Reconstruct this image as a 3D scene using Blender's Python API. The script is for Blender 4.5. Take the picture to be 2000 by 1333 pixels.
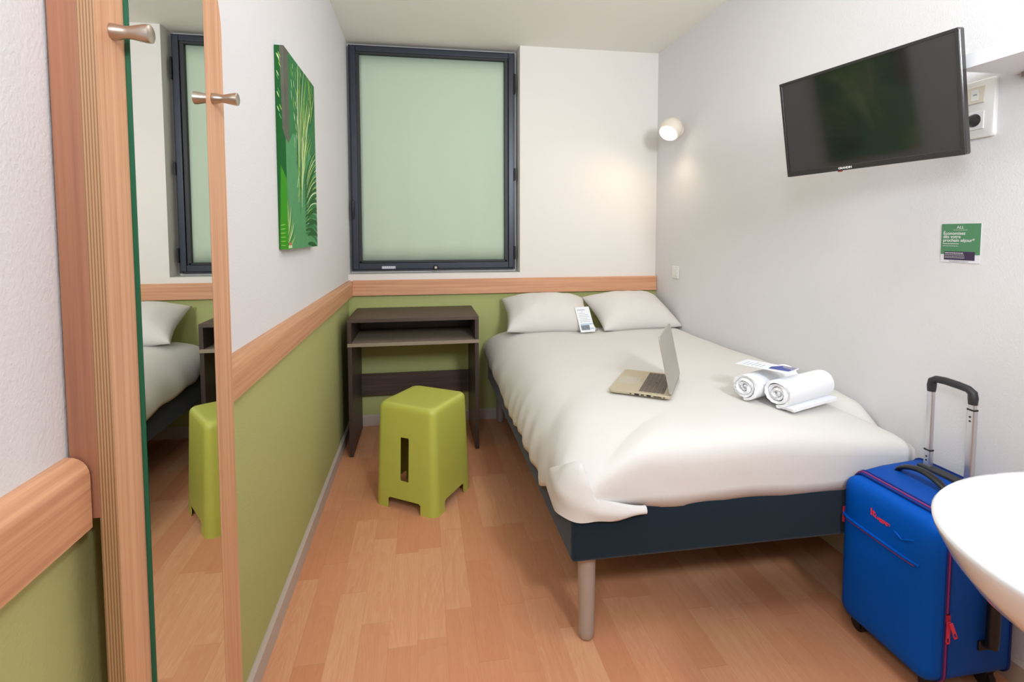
import bpy, bmesh, math, random
from mathutils import Vector, Matrix, noise
random.seed(7)
sc = bpy.context.scene
for o in list(bpy.data.objects):
    bpy.data.objects.remove(o)
C = sc.collection
PI = math.pi

# ------------------------------------------------------------------ camera
F, CX, CY = 987.1714, 978.8877, 513.9077
YAW, PITCH, ROLL = 0.1544, 0.0569, 0.0022
CAM = Vector((0.4729, -3.3493, 1.2523))
fw = Vector((math.sin(YAW)*math.cos(PITCH), math.cos(YAW)*math.cos(PITCH), -math.sin(PITCH)))
rt = Vector((math.cos(YAW), -math.sin(YAW), 0))
dn = fw.cross(rt)
rt2 = math.cos(ROLL)*rt + math.sin(ROLL)*dn
dn2 = -math.sin(ROLL)*rt + math.cos(ROLL)*dn
cd = bpy.data.cameras.new('camera')
cam = bpy.data.objects.new('camera', cd)
C.objects.link(cam)
cam.matrix_world = Matrix(((rt2.x, -dn2.x, -fw.x, CAM.x), (rt2.y, -dn2.y, -fw.y, CAM.y), (rt2.z, -dn2.z, -fw.z, CAM.z), (0, 0, 0, 1)))
cd.sensor_fit = 'HORIZONTAL'
cd.sensor_width = 36
cd.lens = F*36/2000
cd.shift_x = (1000-CX)/2000
cd.shift_y = (CY-666.5)/2000
cd.clip_start = 0.02
sc.camera = cam

# ------------------------------------------------------------------ world, light, exposure
wd = bpy.data.worlds.new('world')
sc.world = wd
wd.use_nodes = True
wd.node_tree.nodes['Background'].inputs[0].default_value = (0.75, 0.8, 0.9, 1)
wd.node_tree.nodes['Background'].inputs[1].default_value = 0.5
sc.view_settings.view_transform = 'Standard'
sc.view_settings.look = 'None'
sc.view_settings.exposure = -0.06
sc.view_settings.gamma = 1
sc.view_settings.use_curve_mapping = False


def area(name, loc, target, size, power, col, sy=None, spread=180):
    l = bpy.data.lights.new(name, 'AREA')
    l.shape = 'RECTANGLE'
    l.size = size
    l.size_y = sy or size
    l.energy = power
    l.color = col
    l.spread = math.radians(spread)
    o = bpy.data.objects.new(name, l)
    C.objects.link(o)
    o.location = loc
    o.rotation_euler = (Vector(target)-Vector(loc)).to_track_quat('-Z', 'Y').to_euler()
    return o


area('ceiling_lamp_light', (1.15, -1.5, 2.44), (1.15, -1.5, 0), 0.45, 4.0, (1, 0.97, 0.87))
area('near_floor_fill_light', (1.35, -2.6, 2.45), (1.35, -2.6, 0), 0.35, 1.4, (0.88, 0.94, 1.0), spread=95)  # added overhead fill, brightens the right floor and the suitcase top
area('entrance_lamp_light', (1.3, -4.2, 2.40), (1.2, -2.0, 0.2), 0.22, 12, (0.88, 0.94, 1.0), spread=130)
area('ceiling_fill_light', (1.4, -3.7, 1.9), (1.2, -0.9, 2.6), 0.4, 23, (0.88, 0.94, 1.0), spread=120)  # added upward fill behind the camera to lift the dark ceiling
area('left_fill_light', (0.15, -3.7, 1.9), (2.0, -2.0, 1.2), 0.4, 15.5, (0.84, 0.93, 1.0))  # added fill left of the camera for the right wall and basin side

# ------------------------------------------------------------------ room numbers
W, H = 2.0948, 2.4942
R1, R2, RT = 0.957, 0.8594, 0.030
WX, WZ = 1.1224, 0.9946
BX, BL, BZ = 0.895, 1.9699, 0.2852


# ------------------------------------------------------------------ materials
def lin(c):
    return tuple(((v/255)/12.92 if v/255 <= 0.04045 else ((v/255+0.055)/1.055)**2.4) for v in c) + (1,)


def newmat(name):
    m = bpy.data.materials.new(name)
    m.use_nodes = True
    nt = m.node_tree
    return m, nt, nt.nodes['Principled BSDF']


def mat(name, rgb, rough=0.5, metal=0.0, bump=0.0, bscale=200, detail=2, emit=None, es=0, spec=0.5, coat=0, sheen=0, var=0, vscale=8):
    m, nt, b = newmat(name)
    b.inputs['Base Color'].default_value = lin(rgb)
    b.inputs['Roughness'].default_value = rough
    b.inputs['Metallic'].default_value = metal
    b.inputs['Specular IOR Level'].default_value = spec
    b.inputs['Coat Weight'].default_value = coat
    b.inputs['Sheen Weight'].default_value = sheen
    if emit:
        b.inputs['Emission Color'].default_value = lin(emit)
        b.inputs['Emission Strength'].default_value = es
    if bump or var:
        tc = nt.nodes.new('ShaderNodeTexCoord')
    if bump:
        n = nt.nodes.new('ShaderNodeTexNoise')
        n.inputs['Scale'].default_value = bscale
        n.inputs['Detail'].default_value = detail
        bp = nt.nodes.new('ShaderNodeBump')
        bp.inputs['Strength'].default_value = bump
        bp.inputs['Distance'].default_value = 0.002
        nt.links.new(tc.outputs['Object'], n.inputs['Vector'])
        nt.links.new(n.outputs['Fac'], bp.inputs['Height'])
        nt.links.new(bp.outputs['Normal'], b.inputs['Normal'])
    if var:
        n2 = nt.nodes.new('ShaderNodeTexNoise')
        n2.inputs['Scale'].default_value = vscale
        n2.inputs['Detail'].default_value = 3
        mx = nt.nodes.new('ShaderNodeMix')
        mx.data_type = 'RGBA'
        c = lin(rgb)
        mx.inputs[6].default_value = tuple(v*(1-var) for v in c[:3])+(1,)
        mx.inputs[7].default_value = tuple(min(1, v*(1+var)) for v in c[:3])+(1,)
        nt.links.new(tc.outputs['Object'], n2.inputs['Vector'])
        nt.links.new(n2.outputs['Fac'], mx.inputs[0])
        nt.links.new(mx.outputs[2], b.inputs['Base Color'])
    return m


def wood(name, c1, c2, scale=(60, 60, 2), rough=0.45, detail=5, c3=None, contrast=(0.35, 0.65)):
    """fine straight grain; the small number in scale is the grain's direction"""
    m, nt, b = newmat(name)
    tc = nt.nodes.new('ShaderNodeTexCoord')
    mp = nt.nodes.new('ShaderNodeMapping')
    mp.inputs['Scale'].default_value = scale
    n = nt.nodes.new('ShaderNodeTexNoise')
    n.inputs['Scale'].default_value = 1
    n.inputs['Detail'].default_value = detail
    n.inputs['Roughness'].default_value = 0.65
    cr = nt.nodes.new('ShaderNodeValToRGB')
    cr.color_ramp.elements[0].position = contrast[0]
    cr.color_ramp.elements[0].color = lin(c1)
    cr.color_ramp.elements[1].position = contrast[1]
    cr.color_ramp.elements[1].color = lin(c2)
    nt.links.new(tc.outputs['Object'], mp.inputs['Vector'])
    nt.links.new(mp.outputs['Vector'], n.inputs['Vector'])
    nt.links.new(n.outputs['Fac'], cr.inputs['Fac'])
    nt.links.new(cr.outputs['Color'], b.inputs['Base Color'])
    b.inputs['Roughness'].default_value = rough
    bp = nt.nodes.new('ShaderNodeBump')
    bp.inputs['Strength'].default_value = 0.1
    bp.inputs['Distance'].default_value = 0.001
    nt.links.new(n.outputs['Fac'], bp.inputs['Height'])
    nt.links.new(bp.outputs['Normal'], b.inputs['Normal'])
    return m


def floor_material():
    m, nt, b = newmat('vinyl_wood_strip_floor')
    N = nt.nodes.new
    L = nt.links.new
    tc = N('ShaderNodeTexCoord')
    sp = N('ShaderNodeSeparateXYZ')
    L(tc.outputs['Object'], sp.inputs[0])

    def ma(op, a, bb=None, cc=None):
        k = N('ShaderNodeMath')
        k.operation = op
        for i, v in enumerate((a, bb, cc)):
            if v is None:
                continue
            if isinstance(v, (int, float)):
                k.inputs[i].default_value = v
            else:
                L(v, k.inputs[i])
        return k.outputs[0]
    sx = ma('DIVIDE', sp.outputs[0], 0.089)
    col = ma('FLOOR', sx)
    w1 = N('ShaderNodeTexWhiteNoise')
    w1.noise_dimensions = '1D'
    L(col, w1.inputs['W'])
    sy = ma('ADD', ma('DIVIDE', sp.outputs[1], 0.46), ma('MULTIPLY', w1.outputs['Value'], 7.3))
    row = ma('FLOOR', sy)
    cmb = N('ShaderNodeCombineXYZ')
    L(col, cmb.inputs[0])
    L(row, cmb.inputs[1])
    w2 = N('ShaderNodeTexWhiteNoise')
    w2.noise_dimensions = '2D'
    L(cmb.outputs[0], w2.inputs['Vector'])
    r = w2.outputs['Value']
    # grain, shifted for each strip
    g = N('ShaderNodeCombineXYZ')
    L(ma('ADD', ma('MULTIPLY', sp.outputs[0], 55), ma('MULTIPLY', r, 91)), g.inputs[0])
    L(ma('ADD', ma('MULTIPLY', sp.outputs[1], 3.2), ma('MULTIPLY', r, 37)), g.inputs[1])
    n = N('ShaderNodeTexNoise')
    n.inputs['Scale'].default_value = 1
    n.inputs['Detail'].default_value = 4
    n.inputs['Distortion'].default_value = 0.6
    L(g.outputs[0], n.inputs['Vector'])
    g2 = N('ShaderNodeCombineXYZ')
    L(ma('ADD', ma('MULTIPLY', sp.outputs[0], 400), ma('MULTIPLY', r, 91)), g2.inputs[0])
    L(ma('MULTIPLY', sp.outputs[1], 18), g2.inputs[1])
    n2 = N('ShaderNodeTexNoise')
    n2.inputs['Scale'].default_value = 1
    n2.inputs['Detail'].default_value = 3
    L(g2.outputs[0], n2.inputs['Vector'])
    # cathedral figure
    g3 = N('ShaderNodeCombineXYZ')
    L(ma('ADD', ma('MULTIPLY', sp.outputs[0], 14), ma('MULTIPLY', r, 51)), g3.inputs[0])
    L(ma('ADD', ma('MULTIPLY', sp.outputs[1], 1.6), ma('MULTIPLY', r, 17)), g3.inputs[1])
    wv = N('ShaderNodeTexNoise')
    wv.inputs['Scale'].default_value = 1
    wv.inputs['Detail'].default_value = 0
    L(g3.outputs[0], wv.inputs['Vector'])
    rings = ma('FRACT', ma('MULTIPLY', wv.outputs['Fac'], 16))
    cr = N('ShaderNodeValToRGB')
    e = cr.color_ramp.elements
    e[0].position = 0
    e[0].color = lin((210, 136, 98))
    e[1].position = 1
    e[1].color = lin((238, 186, 146))
    e2 = e.new(0.5)
    e2.color = lin((222, 156, 117))
    val = ma('ADD', ma('MULTIPLY', r, 0.44), ma('MULTIPLY', n.outputs['Fac'], 0.34))
    val = ma('ADD', val, ma('MULTIPLY', n2.outputs['Fac'], 0.42))
    val = ma('SUBTRACT', val, ma('MULTIPLY', rings, 0.10))
    val = ma('SUBTRACT', val, 0.11)
    L(val, cr.inputs['Fac'])
    # seams
    fx = ma('FRACT', sx)
    fy = ma('FRACT', sy)
    s1 = ma('LESS_THAN', fx, 0.018)
    s2 = ma('LESS_THAN', fy, 0.005)
    seam = ma('MAXIMUM', s1, s2)
    mx = N('ShaderNodeMix')
    mx.data_type = 'RGBA'
    L(ma('MULTIPLY', seam, 0.16), mx.inputs[0])
    L(cr.outputs['Color'], mx.inputs[6])
    mx.inputs[7].default_value = lin((140, 80, 52))
    L(mx.outputs[2], b.inputs['Base Color'])
    b.inputs['Roughness'].default_value = 0.5
    b.inputs['Specular IOR Level'].default_value = 0.35
    bp = N('ShaderNodeBump')
    bp.inputs['Strength'].default_value = 0.15
    bp.inputs['Distance'].default_value = 0.001
    L(n2.outputs['Fac'], bp.inputs['Height'])
    L(bp.outputs['Normal'], b.inputs['Normal'])
    return m


M = {}
M['wall'] = mat('white_textured_wall', (229, 227, 228), 0.85, bump=0.45, bscale=170, detail=3, spec=0.2)
M['wall_smooth'] = mat('white_smooth_wall', (232, 227, 221), 0.85, bump=0.12, bscale=120, spec=0.2)
M['green'] = mat('olive_green_wall_paint', (184, 186, 124), 0.8, bump=0.45, bscale=170, detail=3, spec=0.2)
M['green_back'] = mat('leaf_green_wall_paint', (182, 186, 122), 0.8, bump=0.3, bscale=170, spec=0.2)
M['ceiling'] = mat('white_ceiling', (244, 240, 231), 0.9, spec=0.1)
M['base'] = mat('grey_baseboard', (196, 182, 172), 0.55)
M['floor'] = floor_material()
M['beech_y'] = wood('beech_rail_along_room', (198, 140, 104), (222, 168, 128), (90, 1.6, 90))
M['beech_x'] = wood('beech_rail_along_back', (202, 143, 108), (222, 166, 128), (1.6, 90, 90))
M['beech_z'] = wood('beech_upright', (205, 148, 112), (226, 176, 138), (110, 110, 1.6))
M['beech_dark'] = wood('beech_spacer', (146, 94, 70), (164, 110, 82), (110, 110, 1.6))


def ply_material():
    m, nt, b = newmat('plywood_edge')
    tc = nt.nodes.new('ShaderNodeTexCoord')
    sp = nt.nodes.new('ShaderNodeSeparateXYZ')
    nt.links.new(tc.outputs['Object'], sp.inputs[0])
    a = nt.nodes.new('ShaderNodeMath')
    a.operation = 'MULTIPLY'
    a.inputs[1].default_value = 2*PI/0.0036
    nt.links.new(sp.outputs[0], a.inputs[0])
    s = nt.nodes.new('ShaderNodeMath')
    s.operation = 'SINE'
    nt.links.new(a.outputs[0], s.inputs[0])
    cr = nt.nodes.new('ShaderNodeValToRGB')
    cr.color_ramp.elements[0].position = 0.10
    cr.color_ramp.elements[0].color = lin((134, 98, 66))
    cr.color_ramp.elements[1].position = 0.65
    cr.color_ramp.elements[1].color = lin((178, 134, 96))
    mr = nt.nodes.new('ShaderNodeMapRange')
    mr.inputs[1].default_value = -1
    nt.links.new(s.outputs[0], mr.inputs[0])
    nt.links.new(mr.outputs[0], cr.inputs['Fac'])
    nt.links.new(cr.outputs['Color'], b.inputs['Base Color'])
    b.inputs['Roughness'].default_value = 0.5
    return m


M['ply'] = ply_material()
M['mirror'] = mat('mirror_silver', (238, 240, 236), 0.0, 1.0)
M['glass_edge'] = mat('green_glass_edge', (16, 92, 66), 0.15)
M['nickel'] = mat('brushed_nickel', (190, 178, 166), 0.35, 1.0)
M['frame'] = mat('anthracite_aluminium', (52, 56, 68), 0.35, 0.3)
M['frame_dark'] = mat('dark_blind_guide', (34, 35, 38), 0.5)
M['blind'] = mat('pale_green_blind_fabric', (196, 212, 190), 0.8, bump=0.05, bscale=400, spec=0.2)
M['black'] = mat('black_plastic', (22, 22, 24), 0.4)
M['desk'] = wood('dark_brown_laminate_x', (66, 52, 47), (88, 72, 64), (2, 60, 60), 0.45)
M['desk_z'] = wood('dark_brown_laminate_z', (60, 47, 44), (78, 62, 58), (60, 60, 2), 0.45)
M['taupe'] = mat('taupe_laminate', (150, 134, 116), 0.45)
M['stool'] = mat('lime_green_plastic', (186, 190, 84), 0.42, bump=0.03, bscale=300)
M['navy'] = mat('navy_velvet_fabric', (20, 36, 48), 0.9, sheen=0.2, bump=0.2, bscale=500, spec=0.1)
M['leg'] = mat('silver_painted_leg', (176, 164, 156), 0.4, 0.2)
M['duvet'] = mat('ivory_cotton_duvet', (222, 218, 213), 0.85, bump=0.8, bscale=14, detail=4, sheen=0.1, spec=0.15)
M['sheet'] = mat('cream_cotton_sheet', (228, 219, 210), 0.85, bump=0.25, bscale=25, detail=4, spec=0.15)
M['pillow'] = mat('ivory_cotton_pillowcase', (222, 217, 212), 0.85, bump=0.7, bscale=22, detail=4, spec=0.15)
M['towel'] = mat('white_terry_towel', (246, 246, 248), 0.95, bump=0.7, bscale=350, sheen=0.3, spec=0.1)
M['paper'] = mat('white_paper', (236, 238, 242), 0.6)
M['ink'] = mat('grey_ink', (168, 170, 186), 0.7)
M['ink_blue'] = mat('pale_blue_ink', (176, 200, 222), 0.6)
M['ink_photo'] = mat('printed_photo', (120, 130, 140), 0.6, var=0.5, vscale=120)
M['ink_navy'] = mat('blue_ink', (74, 84, 158), 0.6)
M['ink_mauve'] = mat('mauve_ink', (150, 146, 170), 0.6)
M['alu'] = mat('laptop_silver', (196, 190, 176), 0.4, 0.55)
M['alu_dark'] = mat('laptop_lid_silver', (180, 176, 166), 0.4, 0.45)
M['alu_gold'] = mat('laptop_palm_rest', (196, 184, 156), 0.42, 0.4)
M['key'] = mat('brown_grey_keys', (96, 84, 72), 0.5)
M['screen_off'] = mat('laptop_screen', (10, 10, 12), 0.1)
M['tv'] = mat('glossy_black_tv_bezel', (46, 43, 42), 0.25)
M['tv_screen'] = mat('dark_tv_screen', (30, 27, 26), 0.075, spec=1.0)
M['white_print'] = mat('white_print', (235, 235, 232), 0.5)
M['red'] = mat('red_sticker', (214, 70, 60), 0.5)
M['white_plastic'] = mat('white_plastic', (238, 236, 234), 0.35)
M['cream_plastic'] = mat('cream_plastic', (228, 220, 202), 0.4)
M['shelf'] = mat('white_lacquer', (240, 240, 242), 0.4)
M['sign_green'] = mat('green_card', (84, 140, 100), 0.5)
M['sign_purple'] = mat('dark_purple_card', (66, 48, 78), 0.5)
M['sign_white'] = mat('white_card', (232, 230, 236), 0.5)
M['ceramic'] = mat('white_ceramic', (244, 244, 248), 0.12, coat=0.5)
M['blue'] = mat('royal_blue_nylon', (0, 86, 188), 0.5, bump=0.35, bscale=90, detail=3, spec=0.1)
M['blue_side'] = mat('royal_blue_plain_nylon', (0, 76, 170), 0.65, bump=0.1, bscale=300, spec=0.25)
M['blue_seam'] = mat('navy_piping', (0, 34, 120), 0.6)
M['zip'] = mat('purple_pink_zip_tape', (140, 42, 110), 0.6)
M['pink'] = mat('coral_pink_zip_pull', (238, 62, 92), 0.4)
M['chrome'] = mat('satin_aluminium_tube', (206, 206, 210), 0.3, 0.9)
M['grip'] = mat('dark_grey_grip', (44, 44, 48), 0.5)
M['lamp_shell'] = mat('cream_lamp_shell', (236, 226, 210), 0.4)
M['lamp_on'] = mat('lit_lamp_diffuser', (255, 240, 214), 0.5, emit=(255, 238, 205), es=9)
for k, c in dict(p0=(52, 122, 70), p1=(84, 150, 98), p2=(30, 92, 40), p3=(150, 192, 88), p4=(204, 222, 170), p5=(96, 96, 84), p6=(60, 140, 30), p7=(206, 108, 80), p8=(16, 60, 24)).items():
    M[k] = mat('print_ink_'+str(k), c, 0.6, spec=0.2, var=0.12, vscale=25)


# ------------------------------------------------------------------ mesh helpers
class MB:
    def __init__(s):
        s.v = []
        s.f = []
        s.m = []

    def add(s, vs, fs, mi=0):
        n = len(s.v)
        s.v += [tuple(v) for v in vs]
        s.f += [[i+n for i in f] for f in fs]
        s.m += [mi]*len(fs)
        return s

    def box(s, x0, x1, y0, y1, z0, z1, mi=0):
        vs = [(x, y, z) for z in (z0, z1) for y in (y0, y1) for x in (x0, x1)]
        return s.add(vs, [(0, 2, 3, 1), (4, 5, 7, 6), (0, 1, 5, 4), (2, 6, 7, 3), (0, 4, 6, 2), (1, 3, 7, 5)], mi)

    def loft(s, rings, mi=0, cap=True, closed=True):
        n = len(rings[0])
        vs = [p for r in rings for p in r]
        fs = []
        for k in range(len(rings)-1):
            for i in range(n if closed else n-1):
                j = (i+1) % n
                fs.append((k*n+i, k*n+j, (k+1)*n+j, (k+1)*n+i))
        if cap:
            fs.append(tuple(range(n))[::-1])
            fs.append(tuple((len(rings)-1)*n+i for i in range(n)))
        return s.add(vs, fs, mi)

    def tube(s, path, r, n=12, mi=0, flat=1.0, cap=True):
        path = [Vector(p) for p in path]
        rings = []
        up0 = None
        for i, p in enumerate(path):
            t = (path[min(i+1, len(path)-1)]-path[max(i-1, 0)]).normalized()
            if up0 is None:
                up0 = Vector((0, 0, 1)) if abs(t.z) < 0.9 else Vector((1, 0, 0))
            a = t.cross(up0).normalized()
            b = a.cross(t).normalized()
            up0 = b
            rr = r[i] if isinstance(r, (list, tuple)) else r
            rings.append([p+a*rr*math.cos(2*PI*k/n)+b*rr*flat*math.sin(2*PI*k/n) for k in range(n)])
        return s.loft(rings, mi, cap)

    def cyl(s, p0, p1, r, n=24, mi=0, r2=None):
        return s.tube([p0, p1], [r, r if r2 is None else r2], n, mi)

    def lathe(s, prof, o, axis, n=32, mi=0, cap=True):
        o = Vector(o)
        ax = Vector(axis).normalized()
        a = ax.orthogonal().normalized()
        b = ax.cross(a)
        return s.loft([[o+ax*h+(a*math.cos(2*PI*k/n)+b*math.sin(2*PI*k/n))*r for k in range(n)] for r, h in prof], mi, cap)

    def build(s, name, mats, parent=None, smooth=False, bevel=0, seg=2, angle=40, subsurf=0):
        me = bpy.data.meshes.new(name)
        me.from_pydata(s.v, [], s.f)
        if not isinstance(mats, (list, tuple)):
            mats = [mats]
        for m in mats:
            me.materials.append(M[m])
        for i, p in enumerate(me.polygons):
            p.material_index = s.m[i]
        bm = bmesh.new()
        bm.from_mesh(me)
        bmesh.ops.recalc_face_normals(bm, faces=bm.faces)
        bm.to_mesh(me)
        bm.free()
        o = bpy.data.objects.new(name, me)
        C.objects.link(o)
        if parent:
            o.parent = parent
        if smooth or bevel or subsurf:
            for p in me.polygons:
                p.use_smooth = True
        if bevel:
            b = o.modifiers.new('bevel', 'BEVEL')
            b.width = bevel
            b.segments = seg
            b.limit_method = 'ANGLE'
            b.angle_limit = math.radians(30)
            b.harden_normals = True
        elif smooth:
            me.set_sharp_from_angle(angle=math.radians(angle))
        if subsurf:
            b = o.modifiers.new('subsurf', 'SUBSURF')
            b.levels = b.render_levels = subsurf
        return o


def tag(o, label, cat, group=None):
    o['label'] = label
    o['category'] = cat
    if group:
        o['group'] = group
    return o


def struct(o):
    o['kind'] = 'structure'
    return o


def empty(name, loc=(0, 0, 0), rz=0, label=None, cat=None, group=None):
    o = bpy.data.objects.new(name, None)
    C.objects.link(o)
    o.location = loc
    o.rotation_euler = (0, 0, rz)
    o.empty_display_size = 0.05
    if label:
        tag(o, label, cat, group)
    return o


def text(name, s, size, mt, parent, mtx, align='LEFT', ext=0.0002, bold=0.0):
    cu = bpy.data.curves.new(name, 'FONT')
    cu.body = s
    cu.size = size
    cu.extrude = ext
    cu.offset = bold
    cu.align_x = align
    t = bpy.data.objects.new(name+'_src', cu)
    C.objects.link(t)
    bpy.context.view_layer.update()
    me = bpy.data.meshes.new_from_object(t.evaluated_get(bpy.context.evaluated_depsgraph_get()))
    bpy.data.objects.remove(t)
    me.name = name
    me.materials.clear()
    me.materials.append(M[mt])
    me.transform(mtx)
    o = bpy.data.objects.new(name, me)
    C.objects.link(o)
    o.parent = parent
    return o


def basis(x, y, z, o):
    x, y, z, o = Vector(x), Vector(y), Vector(z), Vector(o)
    return Matrix(((x.x, y.x, z.x, o.x), (x.y, y.y, z.y, o.y), (x.z, y.z, z.z, o.z), (0, 0, 0, 1)))


def rrect(cx, cy, hx, hy, r, n=6):
    """rounded rectangle outline, counter clockwise"""
    pts = []
    for qx, qy, a0 in ((1, 1, 0), (-1, 1, PI/2), (-1, -1, PI), (1, -1, 1.5*PI)):
        for k in range(n+1):
            a = a0+k*PI/2/n
            pts.append((cx+qx*(hx-r)+r*math.cos(a), cy+qy*(hy-r)+r*math.sin(a)))
    return pts


# ------------------------------------------------------------------ room shell
YF = -4.9       # wall behind the camera
YB = 0.16       # back of the window recess
struct(MB().box(-0.1, W+0.1, YF-0.1, 0.3, -0.1, 0).build('floor', 'floor'))
struct(MB().box(-0.1, W+0.1, YF-0.1, 0.3, H, H+0.1).build('ceiling', 'ceiling'))
b = MB().box(-0.1, 0, YF, 0.3, 0, 0.9, 1).box(-0.1, 0, YF, 0.3, 0.9, H, 0)
struct(b.build('wall_left', ['wall', 'green']))
b = MB().box(W, W+0.1, YF, 0.3, 0, H, 0)
struct(b.build('wall_right', ['wall']))
b = MB().box(0, W, 0, 0.3, 0, 0.9, 1).box(0, W, 0, 0.3, 0.9, WZ, 0).box(WX, W, 0, 0.3, WZ, H, 0).box(0, WX, YB, 0.3, WZ, H, 0)
struct(b.build('wall_back', ['wall_smooth', 'green_back']))
struct(MB().box(-0.1, W+0.1, YF-0.1, YF, 0, H).build('wall_front', 'wall_smooth'))


def prism(prof, a, b, axis):
    """extrude a (off-wall, height) profile between a and b"""
    if axis == 'y':
        return [[(p, t, z) for p, z in prof] for t in (a, b)]
    return [[(t, -p, z) for p, z in prof] for t in (a, b)]


rail_prof = [(0, R2), (RT, R2), (RT, R1-0.026)]
for k in range(1, 7):
    a = k*PI/2/6
    rail_prof.append((RT-0.026+0.026*math.cos(a), R1-0.026+0.026*math.sin(a)))
rail_prof.append((0, R1))
struct(MB().loft(prism(rail_prof, -2.613, YF, 'y')).build('trim_1', 'beech_y', smooth=True, angle=50))
struct(MB().loft(prism(rail_prof, 0, -2.2, 'y')).build('trim_2', 'beech_y', smooth=True, angle=50))
bp = [(0, R2), (RT, R2), (RT, R1-0.006), (RT-0.006, R1), (0, R1)]
struct(MB().loft(prism(bp, RT, W-0.004, 'x')).build('trim_3', 'beech_x'))
sk = [(0, 0), (0.013, 0), (0.013, 0.062), (0.004, 0.07), (0, 0.07)]
struct(MB().loft(prism(sk, -0.013, YF, 'y')).build('baseboard_left', 'base'))
struct(MB().loft(prism(sk, 0, W, 'x')).build('baseboard_back', 'base'))
struct(MB().loft([[(W-p, t, z) for p, z in sk] for t in (-0.013, YF)]).build('baseboard_right', 'base'))

# ------------------------------------------------------------------ window
win = struct(empty('window_1', (0, 0.16, WZ)))
wx0, wx1, wz0, wz1 = 0.010, 1.106, 1.010, 2.478


def part(mb, name, m, parent, **k):
    """part given in world coordinates under an unrotated parent"""
    p = parent
    off = Vector((0, 0, 0))
    while p:
        off += p.location
        p = p.parent
    mb.v = [(v[0]-off.x, v[1]-off.y, v[2]-off.z) for v in mb.v]
    return mb.build(name, m, parent, **k)


def frame(x0, x1, z0, z1, t, y0, y1, tb=None, tt=None):
    tb = tb or t
    tt = tt or t
    return MB().box(x0, x0+t, y0, y1, z0, z1).box(x1-t, x1, y0, y1, z0, z1).box(x0+t, x1-t, y0, y1, z0, z0+tb).box(x0+t, x1-t, y0, y1, z1-tt, z1)


part(frame(wx0, wx1, wz0, wz1, 0.02, 0.095, 0.159), 'window_frame', 'frame', win, bevel=0.003)
sash = part(frame(wx0+0.012, wx1-0.012, wz0+0.012, wz1-0.012, 0.036, 0.075, 0.155, tb=0.040, tt=0.034), 'sash', 'frame', win, bevel=0.004)
part(MB().box(0.001, 1.1215, 0.135, 0.159, 0.9955, 1.0115).box(1.1045, 1.1215, 0.135, 0.159, 1.01, 2.493).box(0.001, 0.0105, 0.135, 0.159, 1.01, 2.493).box(0.01, 1.105, 0.135, 0.159, 2.477, 2.4935), 'sealant_edge', 'white_plastic', win)
part(MB().box(0.056, 0.078, 0.085, 0.12, 1.05, 2.42).box(1.032, 1.056, 0.085, 0.12, 1.05, 2.42), 'blind_guide', 'frame_dark', win, bevel=0.002)
part(MB().box(0.056, 1.056, 0.082, 0.13, 2.418, 2.436), 'blind_cassette', 'frame_dark', win, bevel=0.003)
part(MB().box(0.06, 1.05, 0.085, 0.12, 1.062, 1.078), 'blind_bottom_bar', 'frame_dark', win, bevel=0.003)
# blind cloth with faint vertical waves
bl = MB()
nx, nz = 40, 12
vs = []
for j in range(nz+1):
    for i in range(nx+1):
        x = 0.074+(1.038-0.074)*i/nx
        z = 1.074+(2.424-1.074)*j/nz
        f = 1-j/nz
        vs.append((x, 0.112+0.0022*math.sin(i*0.75+j*0.2)*f+0.003*math.sin(i*0.28+1)*f, z))
bl.add(vs, [(j*(nx+1)+i, j*(nx+1)+i+1, (j+1)*(nx+1)+i+1, (j+1)*(nx+1)+i) for j in range(nz) for i in range(nx)])
bo = part(bl, 'roller_blind', 'blind', win, smooth=True)
s = bo.modifiers.new('thick', 'SOLIDIFY')
s.thickness = 0.001
hd = part(MB().tube([(0.030, 0.073, 1.47), (0.030, 0.052, 1.468), (0.030, 0.050, 1.44), (0.030, 0.052, 1.38), (0.030, 0.056, 1.355)], [0.008, 0.009, 0.010, 0.009, 0.006], 12), 'window_handle', 'black', win, smooth=True)
part(MB().lathe([(0.018, 0), (0.018, 0.008), (0.014, 0.012)], (0.56, 0.0745, 1.030), (0, -1, 0), 20), 'lock', 'black', win, smooth=True)
part(MB().lathe([(0.009, 0), (0.008, 0.005)], (0.56, 0.0625, 1.030), (0, -1, 0), 16), 'lock_cylinder', 'nickel', win, smooth=True)
lb = MB().box(0.205, 0.295, 0.0735, 0.0745, 1.024, 1.042)
part(lb, 'maker_label', 'ink', win)
pl = MB()
for i in range(6):
    pl.box(0.210+i*0.014, 0.220+i*0.014, 0.0725, 0.0733, 1.034, 1.039)
pl.box(0.210, 0.290, 0.0725, 0.0733, 1.027, 1.030)
part(pl, 'label_print', 'white_print', win)
for z0, z1 in ((2.20, 2.33), (1.62, 1.70), (1.08, 1.17)):
    part(MB().box(1.094, 1.103, 0.066, 0.094, z0, z1).cyl((1.1, 0.066, z0), (1.1, 0.066, z1), 0.005, 12), 'hinge', 'black', win)

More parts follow.
